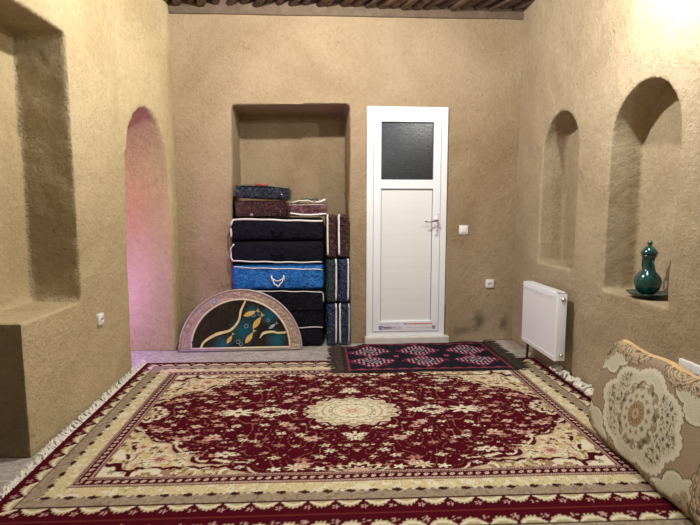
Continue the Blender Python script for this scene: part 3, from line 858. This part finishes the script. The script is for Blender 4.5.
# ------------------------------------------------------------------ carpet cushion leaning on the right wall
def cushion_colors(X, Y):
    # X along the length (metres from the medallion), Y up the face
    a = np.arctan2(Y, X)
    P1=(.36,.29,.19); P2=(.33,.23,.15); L1=(.56,.53,.40); G=(.13,.105,.065); O=(.40,.28,.165); LL=(.66,.62,.49)
    c = np.zeros(X.shape+(3,))+np.array((.34,.265,.18))
    ax = np.abs(X); ay = np.abs(Y)
    def scal(cx, cy, sx, sy, n, amp, ph=0.):
        dx=(ax-cx)/sx; dy=(ay-cy)/sy
        return np.hypot(dx,dy)/(1+amp*np.abs(np.cos(n*np.arctan2(dy,dx)/2+ph)))
    # four ivory corner fields, brown shell lobes between them
    k1 = scal(.40,.265,.20,.155,9,.16)
    c = mixA(c, k1 < 1.0, L1); c = mixA(c, (k1 > .93)&(k1 < 1.0), LL); c = mixA(c, (k1>=1.0)&(k1<1.035), G)
    k3 = scal(.40,.22,.060,.055,7,.35); c = mixA(c, k3<1, P1); c = mixA(c,(k3<.75)&(vnoise(X,Y,90,3)>.5), G); c = mixA(c, k3<.3, O)
    for (cx,cy,sx,sy) in ((.17,.27,.105,.062),(.50,.10,.085,.115),(.30,.255,.05,.045)):
        k2 = scal(cx,cy,sx,sy,15,.14)
        c = mixA(c, k2 < 1, P2); 
        q = np.hypot((ax-cx)/sx,(ay-cy)/sy)
        c = mixA(c, (k2 < .93)&((q*5)%1 < .40), (.56,.47,.32)); c = mixA(c, (k2<.9)&(vnoise(X,Y,110,5)>.72), G); c = mixA(c, (k2>.93)&(k2<1.0), G)
    # scalloped medallion
    def el(sx, sy, n, amp, ph=0.):
        dx=X/sx; dy=Y/sy; return np.hypot(dx,dy)/(1-amp+2*amp*np.abs(np.cos(n*np.arctan2(dy,dx)/2+ph)))
    e0 = el(.285,.205,8,.06,PI/2*0+.4)
    e0 = e0/(1+.015*np.cos(56*a))
    c = mixA(c, e0 < 1.07, G*1 if False else (.25,.19,.12)); c = mixA(c, e0 < 1.04, LL); c = mixA(c, e0 < .93, L1)
    m = scrolls(c.copy(), X, Y, 20, G, .085, 7); m = flowers_lattice(m, X, Y, .040,.036,.014,[G,(.20,.16,.10),P1,G],.95,13)
    lobes = (e0 < .90)&((np.abs(X) > .12))
    c = np.where(lobes[...,None], m, c)
    e1 = el(.150,.158,14,.05)
    c = mixA(c, (e1 < 1.02), LL); c = mixA(c, (e1 < .97), (.30,.25,.165))
    m = flowers_lattice(c.copy(), X, Y, .036,.032,.013,[L1,(.16,.12,.08),O,L1],.95,23); c = np.where((e1 < .97)[...,None], m, c)
    e2 = el(.112,.118,12,.05)
    c = mixA(c, e2 < 1.0, L1)
    for k in range(12):
        t = 2*PI*k/12; c = mixA(c, flower(X-.082*math.cos(t), Y-.086*math.sin(t), .014, 4)>0, (.20,.16,.10) if k%2 else (.34,.20,.13))
    for k in range(14):
        t = 2*PI*(k+.5)/14; c = mixA(c, flower(X-.128*math.cos(t), Y-.135*math.sin(t), .013, 5)>0, LL if k%2 else (.12,.09,.06))
    e3 = el(.058,.062,14,.04)
    c = mixA(c, e3 < 1, (.33,.23,.14)); c = mixA(c, e3 < .85, O); c = mixA(c, (e3<.80)&(np.cos(16*a)>.1)&(e3>.45), (.18,.11,.07)); c = mixA(c, e3 < .40, (.47,.36,.25)); c = mixA(c, e3<.15, (.28,.14,.09))
    return c
# face frame: origin bottom far corner, u along the floor towards the viewer, v up the face
CU0 = Vector((1.448, 2.54, .014)); CL, CH, CT = 1.02, .52, .085
uvec = (Vector((1.400, 1.715, .014))-CU0).normalized()
vvec = (Vector((1.56, 2.60, .455))-CU0)
vvec = (vvec - uvec*vvec.dot(uvec)).normalized()
nvec = uvec.cross(vvec)
if nvec.x > 0: nvec = -nvec           # faces into the room
cush = empty('floor_cushion', 'beige and brown carpet-covered cushion with a scalloped medallion, leaning on the right wall', 'cushion', CU0)
nx, ny = 190, 104
us = np.linspace(0, CL, nx+1); vs = np.linspace(0, CH, ny+1)
U, V = np.meshgrid(us, vs)
def cushion_shape(U, V, front=1):
    eu = np.minimum(U, CL-U); ev = np.minimum(V, CH-V)
    rr = .045
    def roll(e): 
        q = np.clip(1-e/rr, 0, 1); return 1-np.sqrt(np.clip(1-q*q, 0, 1))
    puff = .022*np.sin(PI*U/CL)**.6*np.sin(PI*V/CH)**.6
    w = .5*CT - .5*CT*np.clip(roll(eu)+roll(ev),0,1) + puff
    # rounded corners of the outline
    cu = np.clip(1-eu/.09,0,1)*np.clip(1-ev/.09,0,1)
    sx = np.where(U < CL/2, 1, -1)*cu*.03; sy = np.where(V < CH/2, 1, -1)*cu*.03
    wav = .006*np.sin(U*15+1)*np.sin(V*9)
    return U+sx+.004*np.sin(V*23), V+sy+.006*np.sin(U*17), w+wav*front
def cpt(u, v, w):
    return (u[...,None]*np.array(uvec)+v[...,None]*np.array(vvec)+w[...,None]*np.array(nvec))
u_, v_, w_ = cushion_shape(U, V)
Pf = cpt(u_, v_, w_); Pb = cpt(u_, v_, -w_*.8)
# hold it against wall and floor: shift so the lowest point is on the rug
wallx = 1.712 - CU0.x
shift = .012 - (CU0.z + min(Pf[...,2].min(), Pb[...,2].min()))
Pf[...,2] += shift; Pb[...,2] += shift
over = max(Pf[...,0].max(), Pb[...,0].max()) - wallx
if over > 0: Pf[...,0] -= over; Pb[...,0] -= over
colF = cushion_colors((U-.435), (V-.240))
def grid_obj(name, P, C, m, parent, flip=False):
    ny_, nx_ = P.shape[:2]
    idx = np.arange(nx_*ny_).reshape(ny_, nx_)
    q = np.stack([idx[:-1,:-1], idx[:-1,1:], idx[1:,1:], idx[1:,:-1]], -1).reshape(-1,4)
    if flip: q = q[:, ::-1]
    me = bpy.data.meshes.new(name)
    me.from_pydata(P.reshape(-1,3).tolist(), [], q.tolist())
    if C is not None:
        at = me.color_attributes.new('pattern','FLOAT_COLOR','POINT')
        cc = np.concatenate([C.reshape(-1,3), np.ones((nx_*ny_,1))],1); at.data.foreach_set('color', cc.astype(np.float32).ravel())
    return link(name, me, m, parent, True)
grid_obj('cushion_cover', Pf, colF, M['cushion'], cush, flip=True)
grid_obj('cushion_back', Pb, None, M['cushion_side'], cush)
# ochre side band along the top and far ends
bm = bmesh.new()
def edge_pts(j, i):
    return Vector(Pf[j,i]), Vector(Pb[j,i])
seq = [(ny, i) for i in range(4, nx-3, 3)]
rows = []
for (j,i) in seq:
    f_, b2 = edge_pts(j-2,i); 
    row = []
    for k in range(9):
        t = k/8; p = f_.lerp(b2, t) + vvec*.011*math.sin(PI*t); row.append(bm.verts.new(p))
    rows.append(row)
for a,b2 in zip(rows, rows[1:]):
    for k in range(8): bm.faces.new((a[k],a[k+1],b2[k+1],b2[k]))
from_bm('cushion_side_band', bm, M['cushion_side'], cush, True)

# ------------------------------------------------------------------ bedding bags in the niche
def pillowbox(name, w, d, h, m, parent=None, puff=.02, bev=.03, seed=0, sag=0, flat=.6):
    """soft zipped bag: box w x d x h, base at z=0, centred in x, front at y=0"""
    bm = bmesh.new(); bmesh.ops.create_grid  # noqa
    nx_, ny_, nz_ = max(6,int(w/.022)), max(5,int(d/.04)), max(5,int(h/.02))
    box(bm, -w/2, w/2, 0, d, 0, h)
    for axis, n in ((0,nx_),(1,ny_),(2,nz_)):
        for k in range(1, n):
            lo = (-w/2, 0, 0)[axis]; size = (w, d, h)[axis]
            co = [0,0,0]; co[axis] = lo+size*k/n; no = [0,0,0]; no[axis] = 1
            bmesh.ops.bisect_plane(bm, geom=bm.verts[:]+bm.edges[:]+bm.faces[:], plane_co=co, plane_no=no)
    for v in bm.verts:
        x, y, z = v.co; c = Vector((0, d/2, h/2))
        # round the corners: superellipse-style
        px, py, pz = (x)/(w/2), (y-d/2)/(d/2), (z-h/2)/(h/2)
        rb = bev
        dx = max(0, abs(x)-(w/2-rb)); dy = max(0, abs(y-d/2)-(d/2-rb)); dz = max(0, abs(z-h/2)-(h/2-rb))
        L = math.sqrt(dx*dx+dy*dy+dz*dz)
        if L > rb:
            k = rb/L
            x = math.copysign(w/2-rb+dx*k, x) if dx else x
            y = d/2+math.copysign(d/2-rb+dy*k, y-d/2) if dy else y
            z = h/2+math.copysign(h/2-rb+dz*k, z-h/2) if dz else z
        nse = noise.noise(Vector((x*6+seed, y*6, z*9)))*.5 + noise.noise(Vector((x*18+seed, y*15, z*22)))*.25
        fx = max(0, 1-px*px); fz = max(0, 1-pz*pz); fy = max(0, 1-py*py)
        if abs(py) > .98: y += math.copysign(puff*(fx**.3)*(fz**.5)*flat + puff*.5*nse, py)*(1 if py < 0 else .3)
        if abs(px) > .98: x += math.copysign(puff*.4*fz*fy, px)
        if pz > .98: z += puff*.30*fx*fy*0 + puff*.25*nse - sag*fx
        v.co = (x, y, z)
    return from_bm(name, bm, m, parent, True)

def pipe_loop(parent, pts, r=.006, m=None, name='piping', closed=False):
    bm = bmesh.new()
    P = []
    for i,(a,b) in enumerate(zip(pts, pts[1:])):
        a, b = Vector(a), Vector(b)
        n = max(2, int((b-a).length/.03))
        for k in range(n): P.append(a.lerp(b, k/n))
    P.append(Vector(pts[-1]))
    P = [p + Vector((0, .003*math.sin(i*1.3), .002*math.sin(i*.9+1))) for i, p in enumerate(P)]
    tube(bm, P, r, 6)
    return from_bm(name, bm, m or M['piping'], parent, True)

NY = -.085   # face of the stack relative to the wall face
def bag(name, label, u0, u1, z0, z1, m, depth=.50, face=NY, puff=.016, bev=.022, seed=0, rx=0, group=None, cat='bedding bag', mesh='bag_body', tilt=0):
    group = group or {'bedding_bag': 'zipped bedding bags stacked in the niche', 'blanket_parcel': 'film-wrapped blanket parcels in the niche'}[name]
    t = empty(name, label, cat if name == 'bedding_bag' else 'blanket', bpos((u0+u1)/2, face, z0), BROT, group)
    t.rotation_euler = (0, tilt, BROT)
    b = pillowbox(mesh, u1-u0, depth, z1-z0, m, t, puff, bev, seed)
    return t
def W(u0,u1): return (u1-u0)/2
# bottom to top, main column
U0, U1 = -.815, -.035
g_black='black zipped bedding bags in the niche'
t = bag('bedding_bag','black bedding bag at the very bottom of the stack, resting on the floor',U0+.02,U1-.01,.004,.168,M['black_cloth'],seed=1); w=W(U0+.02,U1-.01)
t = bag('bedding_bag','tall black bedding bag with thin white piping, directly under the blue bag',U0,U1,.170,.512,M['black_cloth'],seed=2,puff=.012); w=W(U0,U1)
pipe_loop(t, [(-w+.0,.0,.325),(-w+.02,-.008,.337),(0,-.010,.334),(w-.02,-.008,.322),(w-.004,0,.300),(w-.003,-.003,.23)], .0045)
pipe_loop(t, [(-w+.01,-.004,.008),(0,-.009,.006),(w-.01,-.004,.006)], .0045)
bm = bmesh.new(); tube(bm, [(-w+.01,-.013,.172),(0,-.017,.170),(w-.01,-.013,.168)], .004, 6); from_bm('seam', bm, M['black_cloth'], t, True)
t = bag('bedding_bag','bright blue bedding bag with a white rope handle, in the middle of the stack',U0-.012,U1,.514,.735,M['blue_cloth'],seed=3,puff=.02,bev=.03); w=W(U0-.012,U1)
pipe_loop(t, [(-w+.02,-.004,.205),(-w*.5,-.014,.195),(w-.03,-.012,.178),(w-.008,-.003,.170)], .005)
bm = bmesh.new()
pts = []
for k in range(25):
    f = k/24; pts.append((-.055+.105*f, -.026-.010*math.sin(PI*f), .118-.078*math.sin(PI*f)**.8+.006*math.sin(f*20)))
tube(bm, pts, .0055, 7)
pts = [(-.052+.108*k/12, -.026-.004*math.sin(PI*k/12), .108-.030*math.sin(PI*k/12)+.010*(k/12)) for k in range(13)]
tube(bm, pts, .0045, 7)
for s in (-.055,.050): tube(bm, [(s,-.018,.128),(s,-.030,.115),(s+.004,-.028,.085)], .007, 7)
from_bm('rope_handle', bm, M['cord'], t, True)
t = bag('bedding_bag','black bedding bag with grey piping below, directly on top of the blue bag',U0-.018,U1+.003,.750,.942,M['black_cloth'],seed=4,puff=.02,bev=.035); w=W(U0-.018,U1+.003)
pipe_loop(t, [(-w+.030,-.004,.165),(-w+.002,.0,.13),(-w+.002,0,.05),(-w+.02,-.008,.022),(-w*.4,-.016,.014),(w*.4,-.014,.006),(w-.02,-.004,.006)], .0065)
bm = bmesh.new(); tube(bm, [(-.05,-.028,.10),(-.02,-.040,.075),(.03,-.038,.072),(.05,-.028,.105)], .008, 6); from_bm('handle', bm, M['black_cloth'], t, True)
t = bag('bedding_bag','black bedding bag with a thick white piped upper edge, topmost of the large bags',U0-.012,U1+.006,.944,1.140,M['black_cloth'],seed=5,puff=.02,bev=.035); w=W(U0-.012,U1+.006)
pipe_loop(t, [(-w+.002,0,.03),(-w+.001,0,.14),(-w+.02,-.006,.182),(-w*.5,-.010,.186),(0,-.010,.178),(w*.6,-.010,.172),(w-.01,-.004,.170)], .0088)
bm = bmesh.new(); tube(bm, [(-.05,-.028,.10),(-.02,-.040,.075),(.03,-.038,.072),(.05,-.028,.105)], .008, 6); from_bm('handle', bm, M['black_cloth'], t, True)
# small parcels on top
t = bag('blanket_parcel','dark maroon film-wrapped blanket on top of the black bags, beneath the navy one',-.790,-.345,1.150,1.290,M['maroon_bag'],depth=.40,seed=6,puff=.014)
pipe_loop(t, [(-.20,-.010,.012),(0,-.014,.008),(.19,-.010,.010)], .003, M['maroon_bag'], 'zip')
t = bag('blanket_parcel','navy film-wrapped blanket lying tilted at the very top of the stack',-.790,-.325,1.302,1.415,M['navy_bag'],depth=.38,seed=7,puff=.016,tilt=.055)
pipe_loop(t, [(-.215,-.002,.100),(-.1,-.004,.112),(.02,-.004,.112),(.14,-.004,.112),(.215,0,.104)], .008, M['olive'], 'trim_edge')
bm = bmesh.new(); tube(bm, [(-.06,-.010,.118),(0,-.013,.121),(.05,-.010,.119)], .010, 6); from_bm('red_trim', bm, M['redlabel'], t, True)
t = bag('blanket_parcel','small plum-coloured blanket in crinkled film, right of the dark maroon one',-.330,.000,1.158,1.268,M['plum_bag'],depth=.36,seed=8,puff=.014)
pipe_loop(t, [(-.155,-.006,.022),(-.08,-.014,.012),(.08,-.014,.010),(.158,-.006,.018)], .0085)
pipe_loop(t, [(-.16,-.006,.090),(0,-.014,.096),(.16,-.006,.092)], .004, M['art_tube'], 'zip')
bm = bmesh.new(); tube(bm, [(-.14,.02,.112),(-.08,.01,.128),(0,.03,.134),(.05,.03,.114)], .010, 7, squash=.6); tube(bm, [(.06,.0,.116),(.11,.0,.124),(.15,.01,.142)], .009, 7)
from_bm('strap', bm, M['piping'], t, True)
bm = bmesh.new(); tube(bm, [(-.10,.05,.115),(-.03,.05,.154),(.03,.06,.144),(.07,.05,.159),(.09,.05,.115)], .012, 7)
from_bm('knotted_strap', bm, M['olive'], t, True)
# right column of upright parcels
def upright(label, u0,u1,z0,z1,m,seed,pipes):
    t = bag('blanket_parcel',label,u0,u1,z0,z1,m,depth=.42,seed=seed,puff=.010,bev=.020)
    w=W(u0,u1); h=z1-z0
    for (x, r) in pipes:
        pipe_loop(t, [(x*w*.93-.0, .012, h-.004),(x*w, -.005, h-.030),(x*w*1.0, -.011, h*.5),(x*w*.95,-.006,.025)], r)
    return t
ZA=(.792,1.170); ZB=(.392,.782); ZC=(.004,.385)
upright('upright brown-maroon blanket parcel beside the upper black bags, left of its pair',-.012,.083,*ZA,M['brown_bag'],11,[(-.72,.0085)])
upright('upright brown-maroon blanket parcel against the niche edge, right of its pair',.092,.192,*ZA,M['brown_bag'],12,[(-.85,.0095)])
upright('upright dark green blanket parcel beside the blue bag',-.012,.083,*ZB,M['green_bag'],13,[(.85,.0085)])
upright('upright navy-teal blanket parcel against the niche edge, below the maroon pair',.092,.193,*ZB,M['teal_bag'],14,[(.78,.0085)])
upright('upright navy parcel on the floor right of the black bags',-.012,.084,*ZC,M['teal_bag'],15,[(.80,.0085)])
upright('upright navy parcel on the floor against the right edge of the niche',.094,.194,*ZC,M['teal_bag'],16,[(-.72,.0085),(.9,.0045)])

# ------------------------------------------------------------------ half-round picture with swimming fish
art = empty('half_round_picture', 'half-round black picture of gold fish in a film-wrapped mauve frame, leaning before the bedding bags', 'picture', (-.745,4.150,.006), math.radians(1.5))
art.rotation_euler = (math.radians(-6.5), 0, math.radians(1.6))
AR, AH = .520, .523
def halfdisc(bm, r, h, z0, y0, y1, n=56):
    poly = [(r*math.cos(PI*k/n), z0+(h-z0)*math.sin(PI*k/n)) for k in range(n+1)]
    prism(bm, poly, 'y', y0, y1)
bm = bmesh.new(); halfdisc(bm, AR-.004, AH-.004, .004, .0, .03); from_bm('frame_board', bm, M['art_border'], art)
bm = bmesh.new()
rim = [(AR*math.cos(PI*k/60), -.001, .006+(AH-.006)*math.sin(PI*k/60)) for k in range(61)]
tube(bm, rim, .008, 8); tube(bm, [(-AR,-.001,.008),(AR,-.001,.008)], .008, 8)
from_bm('outer_rim', bm, M['art_tube'], art, True)
IR, IH = .418, .440
bm = bmesh.new(); halfdisc(bm, IR, IH, .026, -.006, .001); pnl = from_bm('painted_panel', bm, M['art_panel'], art)
bm = bmesh.new()
tube(bm, [(IR*math.cos(PI*k/60), -.006, .026+(IH-.026)*math.sin(PI*k/60)) for k in range(61)], .0075, 8)
tube(bm, [(-IR,-.006,.024),(IR,-.006,.024)], .0085, 8)
from_bm('inner_edging', bm, M['art_rim'], art, True)
def ap2(px, py):   # picture detail coordinates (from the 700x400 view of the panel) to the panel face
    return ((px-360)/700*1.195, (340-py)/400*.70+.022)
def ribbon(name, pts, widths, m, y=-.0072):
    bm = bmesh.new(); P = [Vector(ap2(*p)) for p in pts]
    Q = []; Wd = []
    for i in range(len(P)-1):
        for k in range(6):
            t=k/6; p0=P[max(i-1,0)];p1=P[i];p2=P[i+1];p3=P[min(i+2,len(P)-1)]
            Q.append(.5*((2*p1)+(-p0+p2)*t+(2*p0-5*p1+4*p2-p3)*t*t+(-p0+3*p1-3*p2+p3)*t**3)); Wd.append(widths[i]*(1-t)+widths[i+1]*t)
    Q.append(P[-1]); Wd.append(widths[-1])
    A=[];B=[]
    for i,q in enumerate(Q):
        d = (Q[min(i+1,len(Q)-1)]-Q[max(i-1,0)]).normalized(); n = Vector((-d.y,d.x))
        A.append(q+n*Wd[i]); B.append(q-n*Wd[i])
    prev=None
    for a,b in zip(A,B):
        vs=[bm.verts.new((a.x,y,a.y)),bm.verts.new((b.x,y,b.y)),bm.verts.new((b.x,y+.0015,b.y)),bm.verts.new((a.x,y+.0015,a.y))]
        if prev:
            for k in range(4): bm.faces.new((prev[k],prev[(k+1)%4],vs[(k+1)%4],vs[k]))
        prev=vs
    return from_bm(name, bm, m, pnl)
ribbon('gold_band', [(163,338),(180,305),(240,270),(310,250),(350,205),(362,155),(385,108)], [.009,.009,.013,.010,.008,.009,.006], M['palegold'])
ribbon('gold_band', [(455,292),(475,268),(520,262),(545,268),(585,266)], [.003,.011,.009,.007,.009], M['palegold'])
def fish(cx, cy, L, ang, m):
    bm = bmesh.new(); n=22; a=math.radians(ang)
    x0,z0 = ap2(cx,cy); out=[]
    for k in range(n+1):
        t=k/n; out.append((L*(.5-t*.78), L*.17*math.sin(PI*min(1,t*1.0))**.8*(1-.35*t)))
    up = out+[(-L*.34,L*.03),(-L*.5,L*.13),(-L*.44,0)]
    lo = [(x,-z) for x,z in reversed(up[:-1])]
    poly = [(x0+p*math.cos(a)-q*math.sin(a), z0+p*math.sin(a)+q*math.cos(a)) for p,q in up+lo]
    cl=[]
    for p in poly:
        if not cl or (abs(p[0]-cl[-1][0])+abs(p[1]-cl[-1][1]))>1e-5: cl.append(p)
    if abs(cl[0][0]-cl[-1][0])+abs(cl[0][1]-cl[-1][1])<1e-5: cl.pop()
    prism(bm, cl, 'y', -.0075, -.0058)
    return from_bm('painted_fish', bm, m, pnl)
for (cx,cy,L,a) in ((414,168,.115,200),(447,208,.125,235),(407,283,.115,235),(308,290,.085,238)):
    fish(cx,cy,L*1.25,a,M['gold'])
fish(522,232,.09,215,M['silverfish'])
for (cx,cy,r) in ((455,172,.016),(388,232,.016),(347,308,.016),(360,320,.013),(425,180,.012),(497,205,.012)):
    bm=bmesh.new(); x0,z0=ap2(cx,cy); tube(bm,[(x0+r*math.cos(2*PI*k/18),-.0066,z0+r*math.sin(2*PI*k/18)) for k in range(19)],.0016,5,cap=False)
    from_bm('painted_bubble', bm, M['silverfish'], pnl)
for (x0,z0,s) in ((-.235,.405,.018),(-.215,.425,.014),(-.36,.325,.012)):
    bm=bmesh.new()
    prism(bm,[(x0,z0),(x0+s,z0+s*.4),(x0+s*1.6,z0+s*1.8),(x0+s*.3,z0+s*1.2)],'y',-.003,.001)
    from_bm('film_glint', bm, M['glint'], art)  # highlights on the wrapping, made as small blue slivers

# ------------------------------------------------------------------ teal jug on its plate, in the right niche
NZ = .712
UX, UY = 1.812, 2.66
pl = tag(from_bm('plate', (lambda b: (lathe(b, [(.040,.0),(.048,.004),(.075,.010),(.098,.020),(.108,.030),(.111,.033),(.104,.033),(.09,.026),(.06,.018),(.02,.014)], 40), b)[1])(bmesh.new()), M['glaze'], None, True),
   'teal glazed ceramic plate on the niche sill under the jug', 'plate')
pl.location = (UX-.005, UY-.01, NZ+.001)
jug = empty('ceramic_jug', 'teal glazed round-bellied ceramic jug with a lid and handle, standing in the large arched niche', 'jug', (UX-.005, UY, NZ+.0195))
bm = bmesh.new()
lathe(bm, [(.030,0),(.038,.004),(.055,.022),(.066,.048),(.069,.072),(.064,.096),(.050,.118),(.034,.134),(.026,.148),(.026,.165),(.026,.185),(.029,.200),(.036,.212),(.040,.222),(.034,.226)], 40)
from_bm('jug_body', bm, M['glaze'], jug, True)
bm = bmesh.new(); lathe(bm, [(.034,.224),(.042,.229),(.044,.235),(.038,.247),(.029,.260),(.018,.270),(.010,.273),(.008,.279),(.013,.284),(.014,.292),(.009,.300),(.003,.303)], 32)
from_bm('lid', bm, M['glaze'], jug, True)
bm = bmesh.new(); tube(bm, [(.0,.024,.205),(.0,.040,.206),(.0,.052,.192),(.0,.052,.165),(.0,.046,.135),(.0,.040,.118)], .007, 8)
from_bm('handle', bm, M['glaze'], jug, True)
bm = bmesh.new(); tube(bm, [(.0,-.055,.085),(.0,-.066,.110),(.0,-.058,.15),(.0,-.050,.185),(.0,-.045,.205)][:1]+[(.0,-.064,.112),(.0,-.048,.150),(.0,-.036,.180),(.0,-.026,.200)], .006, 8)
from_bm('spout', bm, M['glaze'], jug, True)

# ------------------------------------------------------------------ light
def point(name, loc, energy, col, radius):
    l = bpy.data.lights.new(name, 'POINT'); l.energy = energy; l.color = col; l.shadow_soft_size = radius
    o = bpy.data.objects.new(name, l); COL.objects.link(o); o.location = loc; return o
point('ceiling_lamp', (-.10, 2.85, 2.80), 92, (1,.985,.93), .04)
point('wall_lamp', (1.38, 2.36, 2.46), 29, (1,.99,.95), .03)
point('room_fill', (1.05, -.8, 2.6), 40, (.86,.93,1.0), .12)  # cool fill added behind the viewer; lifts shade and catches the door glass
point('passage_lamp_violet', (-1.98, 3.72, .55), 13, (.50,.28,1.0), .08)
point('passage_lamp_red', (-1.93, 3.86, 1.26), 2.4, (1,.10,.05), .04)
w = bpy.data.worlds.new('world'); S.world = w; w.use_nodes = True
w.node_tree.nodes['Background'].inputs[0].default_value = (.5,.5,.55,1)
w.node_tree.nodes['Background'].inputs[1].default_value = .05

# ------------------------------------------------------------------ camera
f = 490.0
pitch = math.atan(51.5/f); yaw = math.atan(23*math.cos(pitch)/f)
cam = bpy.data.cameras.new('camera'); cam.sensor_width = 36; cam.lens = 36*f/700; cam.clip_start = .05
co = bpy.data.objects.new('camera', cam); COL.objects.link(co)
co.location = (0, 0, 1.2)
Fv = Vector((math.sin(yaw)*math.cos(pitch), math.cos(yaw)*math.cos(pitch), -math.sin(pitch)))
co.rotation_euler = Fv.to_track_quat('-Z', 'Y').to_euler()
S.camera = co
vs_ = S.view_settings
vs_.view_transform = 'Standard'; vs_.look = 'None'; vs_.gamma = 1; vs_.use_curve_mapping = False
vs_.exposure = 0.87
